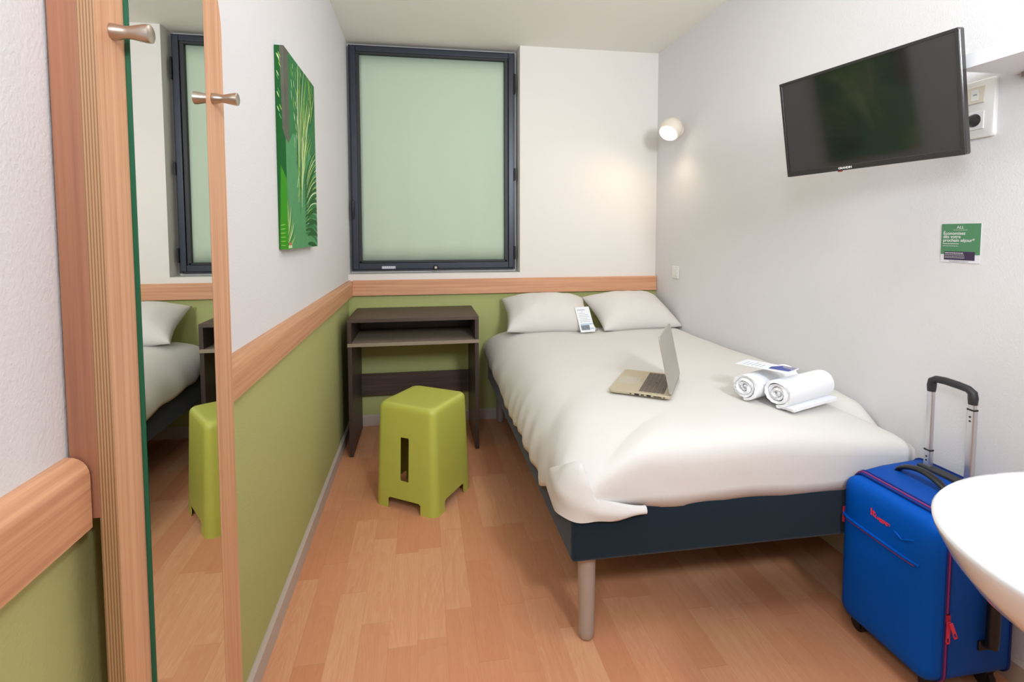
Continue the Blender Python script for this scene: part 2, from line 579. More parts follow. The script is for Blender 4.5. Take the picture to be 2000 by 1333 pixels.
# ------------------------------------------------------------------ mirror and coat rack panel on the left wall
mp = empty('mirror_panel', (0.002, -2.4, 0), 0.0105, 'tall beech panel with a narrow mirror standing off the left wall', 'mirror')
y0, y1, zt = -2.611, -2.172, 1.83
prof = []
rr_ = 0.15
for k in range(13):
    a = k*PI/2/12
    prof.append((y1-rr_+rr_*math.cos(a), zt-rr_+rr_*math.sin(a)))
for k in range(13):
    a = PI/2+k*PI/2/12
    prof.append((y0+rr_+rr_*math.cos(a), zt+0.15-rr_+rr_*math.sin(a)) if False else (y0+0.02+0.02*math.cos(a), zt-0.02+0.02*math.sin(a)))
prof += [(y0, 0.02), (y1, 0.02)]
x0p, x1p = 0.036, 0.058
mb = MB()
n = len(prof)
vs = [(x0p, y, z) for y, z in prof]+[(x1p, y, z) for y, z in prof]
mb.add(vs, [tuple(range(n)), tuple(range(n, 2*n))[::-1]], 0)
mb.add(vs, [(i, (i+1) % n, n+(i+1) % n, n+i) for i in range(n)], 1)
part(mb, 'board', ['beech_z', 'ply'], mp)
part(MB().box(0.0015, 0.0355, -2.609, -2.585, R2+0.01, zt-0.02), 'spacer', 'beech_dark', mp)
part(MB().box(0.0005, 0.0355, -2.21, -2.19, R1+0.001, zt-0.1), 'spacer', 'beech_dark', mp)
mg = part(MB().box(0.0585, 0.0645, -2.546, -2.283, 0.06, 1.79), 'mirror_glass', 'glass_edge', mp)
part(MB().add([(0.0648, -2.5445, 0.0615), (0.0648, -2.2845, 0.0615), (0.0648, -2.2845, 1.7885), (0.0648, -2.5445, 1.7885)], [(0, 1, 2, 3)]), 'silvering', 'mirror', mg)
for y in (-2.574, -2.232):
    part(MB().lathe([(0.011, 0), (0.0105, 0.006), (0.0085, 0.016), (0.0085, 0.022), (0.011, 0.034), (0.0125, 0.042), (0.0125, 0.047), (0.011, 0.048)], (0.0585, y, 1.528), (1, 0, 0), 32), 'coat_hook', 'nickel', mp, smooth=True, angle=35)

# ------------------------------------------------------------------ canvas print
cv = empty('canvas_print', (0, -1.335, 1.2), 0, 'tall narrow canvas print of green palm leaves on the left wall', 'picture')
cy0, cy1, cz0, cz1, cxf = -1.568, -1.095, 1.203, 1.872, 0.030
part(MB().box(0.0005, cxf, cy0, cy1, cz0, cz1), 'canvas', 'p0', cv)
pm = MB()
cw, chh = cy1-cy0, cz1-cz0


def clip_poly(poly):
    def cl(pts, f):
        out = []
        for i in range(len(pts)):
            a, b2 = pts[i], pts[(i+1) % len(pts)]
            fa, fb = f(a), f(b2)
            if fa >= 0:
                out.append(a)
            if (fa >= 0) != (fb >= 0):
                t = fa/(fa-fb)
                out.append((a[0]+(b2[0]-a[0])*t, a[1]+(b2[1]-a[1])*t))
        return out
    for f in (lambda p: p[0], lambda p: 1-p[0], lambda p: p[1], lambda p: 1-p[1]):
        poly = cl(poly, f)
        if len(poly) < 3:
            return None
    return poly


lay = [0]


def ink(poly, mi, side=False):
    poly = clip_poly(poly)
    if not poly:
        return
    lay[0] += 1
    e = 0.00015+lay[0]*0.0000045
    if side:
        vs = [(0.0008+p[0]*(cxf-0.001), cy0-e, cz0+p[1]*chh) for p in poly]
    else:
        vs = [(cxf+e, cy0+p[0]*cw, cz0+p[1]*chh) for p in poly]
    pm.add(vs, [tuple(range(len(vs)))], mi)


def leaf(x, y, ang, L, wd, mi, bend=0.0, side=False, asp=1.41):
    """a leaflet from (x, y) in canvas units"""
    l, r = [], []
    for k in range(7):
        t = k/6
        a = ang+bend*t
        px = x+math.cos(a)*L*t*asp
        py = y+math.sin(a)*L*t
        w_ = wd*math.sin(PI*min(1, t*0.85+0.12))
        l.append((px-math.sin(a)*w_*asp, py+math.cos(a)*w_))
        r.append((px+math.sin(a)*w_*asp, py-math.cos(a)*w_))
    ink(l+r[::-1], mi, side)


# soft masses
ink([(0, 0), (1, 0), (1, 0.5), (0.5, 0.62), (0.2, 0.6), (0, 0.5)], 1)
ink([(0, 1), (0.12, 1), (0.10, 0.55), (0, 0.5)], 5)
ink([(0.0, 0.55), (0.16, 0.52), (0.22, 0.1), (0.1, 0), (0, 0)], 1)
# pale dashes at the top left
for k in range(34):
    x = 0.16+0.22*random.random()+0.1*(k % 3)*0.6
    leaf(x, 1.0-0.5*random.random(), -1.35+0.25*random.random(), 0.025+0.03*random.random(), 0.004, 4 if k % 2 else 3)
# fans of leaflets radiating from the lower middle
for k in range(30):
    a = 0.95+0.75*k/30+random.uniform(-0.02, 0.02)
    leaf(0.30+0.18*random.random(), 0.18+0.28*random.random(), a, 0.45+0.25*random.random(), 0.006+0.004*random.random(), (3, 0, 3, 2, 4)[k % 5], -0.15)
for k in range(16):
    a = 0.1+0.9*k/16
    leaf(0.55, 0.08+0.3*k/16, a, 0.42, 0.013, 2 if k % 2 else 0, -0.35)
    leaf(0.62, 0.10+0.3*k/16, a+0.04, 0.36, 0.005, (4, 3)[k % 2], -0.35)
for k in range(7):
    leaf(0.62, 0.02+0.05*k, 0.05+0.12*k, 0.32, 0.014, 2, -0.2)
for k in range(8):
    leaf(0.80, 0.72+0.02*k, 0.9+0.13*k, 0.22, 0.008, (2, 3)[k % 2], 0)
for k in range(9):
    leaf(0.0, 0.01+0.012*k, 0.2+0.15*k, 0.16, 0.006, (3, 6, 4)[k % 3], 0.2)
ink([(0.0, 0.005), (0.10, 0.005), (0.10, 0.02), (0.0, 0.02)], 4)
ink([(0.01, 0.02), (0.09, 0.02), (0.08, 0.032), (0.02, 0.034)], 7)
# wrapped near side
ink([(0, 0), (1, 0), (1, 1), (0, 1)], 2, True)
ink([(0.55, 1), (1, 1), (1, 0.55), (0.7, 0.6)], 5, True)
ink([(0.1, 0), (1, 0), (1, 0.35), (0.4, 0.42)], 6, True)
for k in range(14):
    leaf(0.3*random.random()+0.15, 0.62+0.36*random.random(), -1.2, 0.03, 0.002, (3, 4, 1)[k % 3], 0, True, 22)
for k in range(6):
    leaf(0.2, 0.02+0.02*k, 0.03*k, 0.03, 0.002, 3, 0, True, 20)
part(pm, 'palm_print', ['p0', 'p1', 'p2', 'p3', 'p4', 'p5', 'p6', 'p7', 'p8'], cv)

# ------------------------------------------------------------------ wall lamp
lp = empty('wall_lamp', (W, -0.33, 1.9), 0, 'small cream reading lamp, lit, on the right wall above the bed head', 'lamp')
part(MB().lathe([(0.036, 0), (0.038, 0.004), (0.034, 0.012)], (W-0.0005, -0.325, 1.905), (-1, 0, 0), 32), 'wall_plate', 'lamp_shell', lp, smooth=True)
lc, ld = Vector((1.978, -0.390, 1.872)), Vector((-0.585, -0.367, -0.727)).normalized()
part(MB().lathe([(0.056, 0.002), (0.060, 0), (0.066, -0.02), (0.069, -0.045), (0.063, -0.072), (0.046, -0.095), (0.022, -0.107), (0.002, -0.110)], lc, ld, 40), 'lamp_shade', 'lamp_shell', lp, smooth=True)
part(MB().lathe([(0.055, 0.0022), (0.046, 0.012), (0.026, 0.018), (0.003, 0.0195)], lc, ld, 40), 'diffuser', 'lamp_on', lp, smooth=True)
ll = bpy.data.lights.new('reading_lamp_light', 'SPOT')
ll.energy = 6.0
ll.color = (1, 0.83, 0.62)
ll.shadow_soft_size = 0.04
ll.spot_size = math.radians(165)
ll.spot_blend = 0.8
lo = bpy.data.objects.new('reading_lamp_light', ll)
C.objects.link(lo)
lo.location = lc+ld*0.03
lo.rotation_euler = Vector((-0.45, 0.10, -0.85)).to_track_quat('-Z', 'Y').to_euler()

# ------------------------------------------------------------------ light switch
sw = empty('light_switch', (W, -0.297, 1.004), 0, 'small white light switch on the right wall above the pillows', 'switch')
part(MB().box(W-0.008, W-0.0005, -0.338, -0.258, 0.964, 1.044), 'switch_plate', 'white_plastic', sw, bevel=0.003)
part(MB().box(W-0.012, W-0.008, -0.322, -0.274, 0.980, 1.028), 'rocker', 'white_plastic', sw, bevel=0.002)

# ------------------------------------------------------------------ desk
dx0, dx1, dh = 0.056, 0.788, 0.782
df, db = -0.481, -0.035
dk = empty('desk', ((dx0+dx1)/2, (df+db)/2, 0), 0, 'dark brown laminate desk with an open shelf, in the back left corner', 'desk')
part(MB().box(dx0, dx1, df, db, dh-0.020, dh), 'desk_top', 'desk', dk, bevel=0.0015)
for x in (dx0, dx1-0.022):
    part(MB().box(x, x+0.022, df+0.004, db, 0.0, dh-0.1551).box(x, x+0.022, df, db, dh-0.1349, dh-0.0201), 'side_panel', 'desk_z', dk, bevel=0.001)
part(MB().box(dx0-0.001, dx1+0.001, df-0.004, db+0.002, dh-0.155, dh-0.135), 'shelf', 'taupe', dk, bevel=0.001)
part(MB().box(dx0+0.022, dx1-0.022, db-0.018, db, dh-0.134, dh-0.055), 'back_panel', 'desk', dk)
part(MB().box(dx0+0.022, dx1-0.022, db-0.018, db, 0.215, 0.355), 'back_rail', 'desk', dk)

# ------------------------------------------------------------------ stool
st = empty('stool', (0.470, -0.947, 0), 0.202+PI/4, 'lime green plastic stool with a slotted side in front of the desk', 'stool')
HS = 0.480
zs = [0, 0.02, 0.045, 0.05, 0.06, 0.10, 0.135, 0.145, 0.155, 0.2, 0.26, 0.30, 0.325, 0.335, 0.345, 0.40, 0.450, 0.462, 0.473, 0.478, 0.480]


def half(z):
    h = 0.1685+(0.1525-0.1685)*min(z, 0.46)/0.46
    if z > 0.455:
        t = (z-0.455)/0.025
        h -= 0.018*(1-math.sqrt(max(0, 1-t*t)))
    return h


# one side in (s, z): s from -1 to 1 across the flat and the corner arcs
def ring(z):
    h = half(z)
    r = 0.034+0.012*(1-z/HS)
    if z > 0.445:
        r = 0.034
    return rrect(0, 0, h, h, r, 8), h, r


ss = [-1, -0.78, -0.72, -0.5, -0.235, -0.205, -0.18, 0, 0.18, 0.205, 0.235, 0.5, 0.72, 0.78]


def outline(z, wall_in=0.0):
    """4 sides, each: flat points then corner points"""
    h = half(z)-wall_in
    r = max(0.004, 0.030+0.010*(1-z/HS)-wall_in)
    fl = h-r
    pts = []
    for q in range(4):
        c, s_ = math.cos(q*PI/2), math.sin(q*PI/2)
        loc = []
        for t in ss:
            # side facing -y
            x = t*0.112
            if q in (1, 3) and abs(abs(t)-0.18) < 1e-6 and (abs(z-0.145) < 1e-6 or abs(z-0.325) < 1e-6):
                x = math.copysign(0.0222, t)
            loc.append((x if abs(t) < 1 else -fl, -h))
        loc[0] = (-fl, -h)
        loc.append((fl, -h))
        for k in range(1, 6):
            a = -PI/2+k*PI/2/6
            loc.append((fl+r*math.cos(a), -fl+r*math.sin(a)))
        pts += [(x*c-y*s_, x*s_+y*c) for x, y in loc]
    return pts


NS = len(ss)+1+5
sm = MB()
rings = [outline(z) for z in zs]
SLZ = {0.145: 0.1385, 0.325: 0.3315}
vs = []
for r_, z in zip(rings, zs):
    for i_, (x, y) in enumerate(r_):
        q_, j_ = divmod(i_, NS)
        if z in SLZ and q_ in (1, 3) and j_ < len(ss) and abs(abs(ss[j_])-0.18) < 1e-6:
            z_ = SLZ[z]
        else:
            z_ = z
        vs.append((x, y, z_))
fs = []
n = 4*NS
for k in range(len(zs)-1):
    zc = (zs[k]+zs[k+1])/2
    for i in range(n):
        q, j = divmod(i, NS)
        j2 = (i+1) % n
        if j < len(ss):
            sa = ss[j]
            sb = ss[j+1] if j+1 < len(ss) else 1
            sc_ = (sa+sb)/2
            if zc < 0.045 and abs(sc_) < 0.78:
                continue
            if zc < 0.050 and abs(sc_) < 0.72:
                continue
            if q in (1, 3):
                narrow = zc < 0.145 or zc > 0.325
                if 0.135 < zc < 0.335 and abs(sc_) < (0.19 if narrow else 0.205):
                    continue
        fs.append((k*n+i, k*n+j2, (k+1)*n+j2, (k+1)*n+i))
# top: shrinking rings
top = rings[-1]
base_i = (len(zs)-1)*n
last = base_i
for f, dz in ((0.9, 0.0), (0.5, -0.001), (0.12, -0.0015)):
    st_i = len(vs)
    vs += [(x*f, y*f, HS+dz) for x, y in top]
    fs += [(last+i, last+(i+1) % n, st_i+(i+1) % n, st_i+i) for i in range(n)]
    last = st_i
fs.append(tuple(last+i for i in range(n)))
sm.add(vs, fs)
so = sm.build('shell', 'stool', st, smooth=True, angle=60)
bm = bmesh.new()
bm.from_mesh(so.data)
for e in bm.edges:
    if e.is_boundary:
        e.smooth = False
bm.to_mesh(so.data)
bm.free()
md = so.modifiers.new('thick', 'SOLIDIFY')
md.thickness = 0.004
md.offset = -1

# ------------------------------------------------------------------ bed
bed = empty('bed', (1.485, -1.0, 0), 0, 'double bed with a navy fabric base on round silver legs by the right wall', 'bed')
bx1 = W-0.012
part(MB().box(BX, bx1, -BL, -0.042, BZ, 0.444), 'bed_base', 'navy', bed, bevel=0.014, seg=4)
sheet_b = MB().box(BX+0.06, bx1-0.04, -BL+0.09, -0.06, 0.4445, 0.545)
part(sheet_b, 'mattress', 'sheet', bed, bevel=0.045, seg=4)
for x, y in ((0.962, -1.905), (2.02, -1.905), (0.972, -0.085), (2.02, -0.085), (1.49, -1.0)):
    part(MB().lathe([(0.012, 0), (0.019, 0.004), (0.0235, 0.014), (0.0245, 0.03), (0.0275, BZ+0.002)], (x, y, 0.0), (0, 0, 1), 32), 'leg', 'leg', bed, smooth=True)

# duvet: outline rings over a rounded rectangle
DX0, DX1, DY0, DY1 = 0.866, W-0.004, -1.984, -0.045


def duvet_outline(d=0.0):
    """rounded rectangle inset by d; the point count never changes"""
    pts = []
    x0, x1, y0_, y1_ = DX0+d, DX1-d, DY0+d, DY1-d
    r1, r2, r3 = 0.085+0.45*d, 0.065+0.4*d, 0.03+0.4*d
    mx_ = min((x1-x0), (y1_-y0_))/2*0.98
    r1, r2, r3 = min(r1, mx_), min(r2, mx_), min(r3, mx_)

    def seg(a, b2, n_):
        for k in range(n_):
            t = k/n_
            pts.append((a[0]+(b2[0]-a[0])*t, a[1]+(b2[1]-a[1])*t))

    def arc(cx, cy, r, a0, a1, n_):
        for k in range(n_):
            a = a0+(a1-a0)*k/n_
            pts.append((cx+r*math.cos(a), cy+r*math.sin(a)))
    seg((x0, y1_-r3), (x0, y0_+r1), 110)
    arc(x0+r1, y0_+r1, r1, PI, 1.5*PI, 18)
    seg((x0+r1, y0_), (x1-r2, y0_), 70)
    arc(x1-r2, y0_+r2, r2, 1.5*PI, 2*PI, 14)
    seg((x1, y0_+r2), (x1, y1_-r3), 70)
    arc(x1-r3, y1_-r3, r3, 0, PI/2, 6)
    seg((x1-r3, y1_), (x0+r3, y1_), 40)
    arc(x0+r3, y1_-r3, r3, PI/2, PI, 6)
    return pts


ol = duvet_outline()
nol = len(ol)
OLD = [duvet_outline(k*0.01) for k in range(60)]


def opos(i, d):
    k = min(58, int(d/0.01))
    t = d/0.01-k
    a_, b_ = OLD[k][i], OLD[k+1][i]
    return Vector((a_[0]+(b_[0]-a_[0])*t, a_[1]+(b_[1]-a_[1])*t))


cc = Vector(((DX0+DX1)/2, 0))


def sstep(a, b2, x):
    t = max(0, min(1, (x-a)/(b2-a)))
    return t*t*(3-2*t)


def ztop(x, y):
    z = 0.648+0.006*noise.noise(Vector((x*3, y*3, 0.3)))
    z += 0.010*sstep(-0.2, 0.15, 0.0)
    z -= 0.070*sstep(-1.50, -2.05, y)*sstep(1.55, 2.15, x)     # sinks at the right foot corner
    z -= 0.03*sstep(1.25, 0.85, x)*sstep(-1.6, -2.0, y)
    return z


soft = [(0.30, 0.0), (0.22, 0.004), (0.16, 0.014), (0.11, 0.030), (0.07, 0.055), (0.04, 0.083), (0.018, 0.112), (0.006, 0.14), (0.0, 0.165), (0.0, 0.185), (0.003, 0.20)]
tight = [(0.30, 0.0), (0.20, 0.001), (0.12, 0.003), (0.07, 0.008), (0.04, 0.016), (0.020, 0.028), (0.008, 0.044), (0.006, 0.07), (0.012, 0.11), (0.014, 0.14), (0.016, 0.17)]
wallp = [(0.30, 0.0), (0.22, 0.0), (0.16, 0.0), (0.11, 0.0), (0.07, 0.0), (0.04, 0.002), (0.018, 0.006), (0.006, 0.022), (0.0, 0.05), (0.0, 0.09), (0.0, 0.12)]
rings = []
NR = len(soft)


def wts(x, y):
    f = sstep(0.10, 0.0, y-DY0)*sstep(0.0, 0.24, x-DX0)
    f = max(f, 0)
    w_ = sstep(0.06, 0.0, DX1-x)*sstep(0.05, 0.25, y-DY0)
    return f, w_


def hem(x, y):
    if y < DY0+0.10 and x > DX0+0.10:
        h = 0.436+0.004*math.sin(x*14)
        return h
    if x > DX1-0.06:
        return 0.47
    if y > DY1-0.06:
        return 0.47
    base = 0.475-0.055*sstep(-0.15, -0.6, y)-0.022*sstep(-0.7, -1.6, y)
    base += 0.012*math.sin(y*9+1)+0.006*math.sin(y*23)
    k_ = sstep(-1.66, -1.84, y)
    return base*(1-k_)+0.436*k_


inner = [0.30, 0.30, 0.30]
for k in range(NR):
    rg = []
    for i, (x, y) in enumerate(ol):
        f, w_ = wts(x, y)
        px, py = ol[i-1]
        nx_, ny_ = ol[(i+1) % nol]
        t = Vector((nx_-px, ny_-py)).normalized()
        nin = Vector((-t.y, t.x))         # inward for this direction of travel
        d = (soft[k][0]*(1-f)+tight[k][0]*f)*(1-w_)+wallp[k][0]*w_
        dz = (soft[k][1]*(1-f)+tight[k][1]*f)*(1-w_)+wallp[k][1]*w_
        p = opos(i, d)
        ho = hem(x, y)
        zt_ = ztop(p.x, p.y)
        z = zt_-dz
        last_dz = (soft[-1][1]*(1-f)+tight[-1][1]*f)*(1-w_)+wallp[-1][1]*w_
        fr = dz/last_dz
        z = zt_-fr*(zt_-ho)
        # gathers and wrinkles on the drape
        wr = sstep(0.3, 1.0, fr)
        s_ = x+y
        gath = 0.0035*math.sin(y*42+3*math.sin(y*5))+0.004*noise.noise(Vector((x*8, y*11, z*6)))
        foot = sstep(-0.9, -1.8, y)
        off = wr*gath*(0.8+1.3*foot)*(1-w_)
        ff = sstep(0.1, 0.8, f)
        off = off*(1-ff)+ff*0.004*noise.noise(Vector((x*4, z*14, 2.2)))*wr
        # slanting pulls in the cloth on the front face
        if f > 0:
            off += ff*0.0035*math.sin((x*0.45+z)*60)*sstep(1.6, 1.0, x)*wr
        if x+off*0 > DX1-0.03:
            off = 0
        q = p-nin*off
        if True:
            z += 0.003*noise.noise(Vector((p.x*5, p.y*5, 7)))*(1-wr)
        rg.append((q.x, q.y, z))
    rings.append(rg)
rings = rings[::-1]   # hem first
dm = MB()
inr = []
top_ring = rings[-1]
mid = Vector(((DX0+DX1)/2, 0))
lastr = top_ring
for d in (0.36, 0.42, 0.48, 0.54, 0.58):
    rg = []
    for i in range(nol):
        p = opos(i, d)
        rg.append((p.x, p.y, ztop(p.x, p.y)+0.003*noise.noise(Vector((p.x*5, p.y*5, 7)))))
    rings.append(rg)
dm.loft(rings, cap=False)
fin = [v for v in rings[-1]]
dm.add(fin, [tuple(range(len(fin)))])
# underside lip
lip = [(x+(0.02 if x < DX0+0.05 else 0), y+(0.02 if y < DY0+0.05 else 0), z+0.004) for x, y, z in rings[0]]
dm.loft([lip, rings[0]], cap=False)
dv = dm.build('duvet', 'duvet', None, smooth=True, angle=180)
bm = bmesh.new()
bm.from_mesh(dv.data)
bmesh.ops.remove_doubles(bm, verts=bm.verts, dist=0.00005)
bmesh.ops.recalc_face_normals(bm, faces=bm.faces)
bm.to_mesh(dv.data)
bm.free()
tag(dv, 'ivory duvet spread over the bed and hanging over its edges', 'duvet')
# folded hem round the left foot corner
path = []
for t in range(21):
    u = t/20
    path.append(u)


def cornerpt(s_):
    """distance s_ along the outline from the left side round the foot corner"""
    L1 = 0.30
    r1 = 0.085
    if s_ < L1:
        return (DX0, DY0+r1+(L1-s_)), (-1, 0)
    if s_ < L1+r1*PI/2:
        a = PI+(s_-L1)/r1
        return (DX0+r1+r1*math.cos(a), DY0+r1+r1*math.sin(a)), (math.cos(a), math.sin(a))
    return (DX0+r1+(s_-L1-r1*PI/2), DY0), (0, -1)


fl_r = []
NK = 60
for k in range(NK+1):
    s_ = 0.0+k/NK*0.60
    (px, py), (nx_, ny_) = cornerpt(s_)
    u = k/NK
    sc0 = 0.30+0.085*PI/2            # where the corner arc ends on the front
    zb = 0.430-0.014*sstep(0.10, 0.30, s_)+0.014*sstep(0.50, 0.60, s_)+0.002*math.sin(s_*60)
    zt0 = 0.450+0.125*sstep(0.08, 0.38, s_)
    drop = sstep(sc0-0.035, sc0+0.020, s_)
    zt1 = zt0*(1-drop)+(0.478-0.030*sstep(sc0, 0.60, s_))*drop
    zt1 = max(zt1, zb+0.006)
    f = sstep(0.34, 0.46, s_)
    outer, inner_ = [], []
    fade = sstep(0.02, 0.24, s_)
    for j in range(9):
        t = j/8
        z = zb+(zt1-zb)*t
        ins = (0.038*max(0, (z-0.49)/0.08)**1.5)*(1-f)+0.008*max(0, (z-0.50)/0.08)*f
        th = (0.0025+0.0065*math.sin(PI*min(1, t*0.9+0.1)))*fade+0.002*math.sin(z*90+s_*25)*fade
        oo = -ins+th-0.022*(1-fade)
        outer.append((px+nx_*oo, py+ny_*oo, z))
        oi = -ins-0.008
        inner_.append((px+nx_*oi, py+ny_*oi, z))
    fl_r.append(outer+inner_[::-1])
MB().loft(fl_r).build('folded_hem', 'duvet', dv, smooth=True, angle=65)


# pillows
def pillow(name, c, rx, rz, hw, hh, th, label, seed, pin=0.05, sag=0.0):
    o = empty(name, c, 0)
    o.rotation_euler = (rx, 0, rz)
    tag(o, label, 'pillow', None)
    nu, nv = 44, 34
    mb_ = MB()

    def P(u, v, sgn):
        # u, v in -1..1
        ex = 1-pin*(1-abs(v)**1.6)
        ey = 1-pin*1.5*(1-abs(u)**1.6)
        x = hw*u*ex
        y = hh*v*ey
        e = max(0, (1-abs(u)**2.6))*max(0, (1-abs(v)**2.6))
        t_ = th*e**0.62
        nn = 0.007*noise.noise(Vector((x*9+seed, y*9, sgn*2)))+0.004*noise.noise(Vector((x*22+seed, y*14, sgn*5)))
        t_ += nn*e**0.5
        # creases toward the corners
        t_ += 0.004*math.sin(math.atan2(y, x)*14+seed)*(abs(u)*abs(v))**1.5*e**0.3
        if sgn < 0:
            t_ = t_*0.75
        return (x, y, sgn*t_+sag*(u*u))
    for sgn in (1, -1):
        vs_ = [P(-1+2*i/nu, -1+2*j/nv, sgn) for j in range(nv+1) for i in range(nu+1)]
        mb_.add(vs_, [(j*(nu+1)+i, j*(nu+1)+i+1, (j+1)*(nu+1)+i+1, (j+1)*(nu+1)+i) for j in range(nv) for i in range(nu)])
    me_ = mb_.build('pillowcase', 'pillow', o, smooth=True, angle=180)
    b_ = bmesh.new()
    b_.from_mesh(me_.data)
    bmesh.ops.remove_doubles(b_, verts=b_.verts, dist=0.0004)
    bmesh.ops.recalc_face_normals(b_, faces=b_.faces)
    b_.to_mesh(me_.data)
    b_.free()
    return o


pillow('pillow', (1.254, -0.232, 0.744), math.radians(25), math.radians(-3), 0.281, 0.190, 0.120, 'left ivory pillow leaning on the green wall, a small card against it', 1.0, 0.09)
pillow('pillow', (1.812, -0.238, 0.746), math.radians(25), math.radians(6), 0.274, 0.195, 0.115, 'right ivory pillow in the corner under the wall lamp', 9.0, 0.08)


# ------------------------------------------------------------------ card on the pillow
def card_obj(name, c0, ux, vy, label, cat):
    """flat card: c0 bottom left, ux width vector, vy height vector; returns empty, frame function"""
    X, Y = Vector(ux), Vector(vy)
    Z = X.cross(Y).normalized()
    o = empty(name, c0, 0)
    Xn, Yn = X.normalized(), Z.cross(X).normalized()
    o.matrix_world = basis(Xn, Yn, Z, c0)
    tag(o, label, cat)
    return o, X.length, Y.length


cd_, cw_, ch_ = card_obj('pillow_card', (1.405, -0.462, 0.663), (0.090, 0.004, 0.003), (-0.012, 0.100, 0.137), 'slim white information card leaning on the left pillow', 'card')
MB().box(0, cw_, 0, ch_, -0.0006, 0).build('card', 'paper', cd_)
pr = MB()
for k, (a, b2) in enumerate(((0.12, 0.66), (0.36, 0.5), (0.15, 0.62), (0.15, 0.8), (0.13, 0.84), (0.18, 0.7), (0.14, 0.86), (0.14, 0.86))):
    y = ch_*(0.86-k*0.066)
    hgt = 0.006 if k == 0 else 0.0028
    x = a
    while x < b2:
        wv_ = random.uniform(0.04, 0.11)
        pr.box(cw_*x, cw_*min(b2, x+wv_), y, y+hgt, 0.0001, 0.0003)
        x += wv_+0.02
pr.build('printed_lines', 'ink', cd_)
MB().box(cw_*0.10, cw_*0.95, ch_*0.28, ch_*0.33, 0.0001, 0.0003).build('blue_band', 'ink_blue', cd_)
MB().box(cw_*0.10, cw_*0.70, ch_*0.08, ch_*0.27, 0.0001, 0.0003).build('printed_photo', 'ink_photo', cd_)
MB().box(cw_*0.76, cw_*0.95, ch_*0.10, ch_*0.16, 0.0001, 0.0003).build('blue_mark', 'ink_blue', cd_)

# ------------------------------------------------------------------ laptop
LP = Vector((1.155, -1.572, 0.660))
ex = Vector((0.5556, 0.8315, 0)).normalized()       # along the front edge, away from the camera
ey = Vector((-ex.y*-1, -ex.x, 0)).normalized()    # from the front edge to the hinge
lt = empty('laptop')
lt.matrix_world = basis(ey, ex, Vector((0, 0, 1)), LP) if ey.cross(ex).z > 0 else basis(ex, ey, ex.cross(ey), LP)
tag(lt, 'open silver laptop standing on the bed, its lid turned to the camera', 'laptop')
# local: x = toward hinge, y = along width
LD, LW = 0.222, 0.310
MB().loft([[(x, y, z) for x, y in rrect(LD/2, LW/2, LD/2-i_, LW/2-i_, 0.012, 4)] for z, i_ in ((0.0, 0.006), (0.003, 0.001), (0.011, 0), (0.0125, 0.001))]).build('base', 'alu_gold', lt, smooth=True, angle=30)
MB().box(LD-0.118, LD-0.022, 0.018, LW-0.018, 0.0126, 0.0130).build('keyboard_tray', 'alu', lt)
for r_ in range(6):
    for c_ in range(14):
        kx0 = LD-0.115+r_*0.0152
        ky0 = 0.022+c_*0.0191
        if r_ == 0 and 4 <= c_ <= 8:
            if c_ > 4:
                continue
            MB().box(kx0, kx0+0.0135, ky0, ky0+0.0191*5-0.002, 0.0131, 0.0145).build('key', 'key', lt)
        else:
            MB().box(kx0, kx0+0.0135, ky0, ky0+0.0171, 0.0131, 0.0145).build('key', 'key', lt)
MB().box(0.012, 0.076, 0.095, 0.205, 0.0125, 0.0129).build('touchpad', 'alu', lt)
MB().box(0.080, 0.090, 0.095, 0.205, 0.0125, 0.0130).build('touchpad_buttons', 'alu', lt)
MB().lathe([(0.0035, 0), (0.003, 0.002)], (LD-0.068, 0.150, 0.0135), (0, 0, 1), 12).build('pointing_stick', 'black', lt)
for a, b2, h0, h1 in ((0.078, 0.083, 0.004, 0.008), (0.095, 0.112, 0.003, 0.009), (0.118, 0.129, 0.004, 0.008), (0.138, 0.153, 0.003, 0.009), (0.162, 0.190, 0.004, 0.007), (0.197, 0.202, 0.004, 0.007)):
    MB().box(a, b2, -0.0004, 0.002, h0, h1).build('port', 'black', lt)
    MB().box(a, b2, LW-0.002, LW+0.0004, h0, h1).build('port', 'black', lt)
# lid, turned about the hinge
LIDA = math.radians(78.4)    # angle between lid and base
hx, hz = LD-0.004, 0.014
dl = Vector((-math.cos(LIDA), 0, math.sin(LIDA)))     # up the lid
nl = Vector((math.sin(LIDA), 0, math.cos(LIDA)))      # outward (back)


def lidpt(a, y, t):
    p = Vector((hx, y, hz))+dl*a+nl*t
    return (p.x, p.y, p.z)


MB().loft([[lidpt(a, y, t) for a, y in rrect(0.108, LW/2, 0.106-i_, LW/2-i_, 0.012, 4)] for t, i_ in ((0, 0.001), (0.001, 0), (0.006, 0), (0.007, 0.002))]).build('lid', 'alu_dark', lt, smooth=True, angle=30)
MB().loft([[lidpt(a, y, t) for a, y in rrect(0.110, LW/2, 0.098, LW/2-0.008, 0.003, 2)] for t in (-0.0003, -0.0001)]).build('screen', 'screen_off', lt)
MB().cyl((hx, 0.03, hz-0.001), (hx, LW-0.03, hz-0.001), 0.005, 12).build('hinge', 'black', lt)


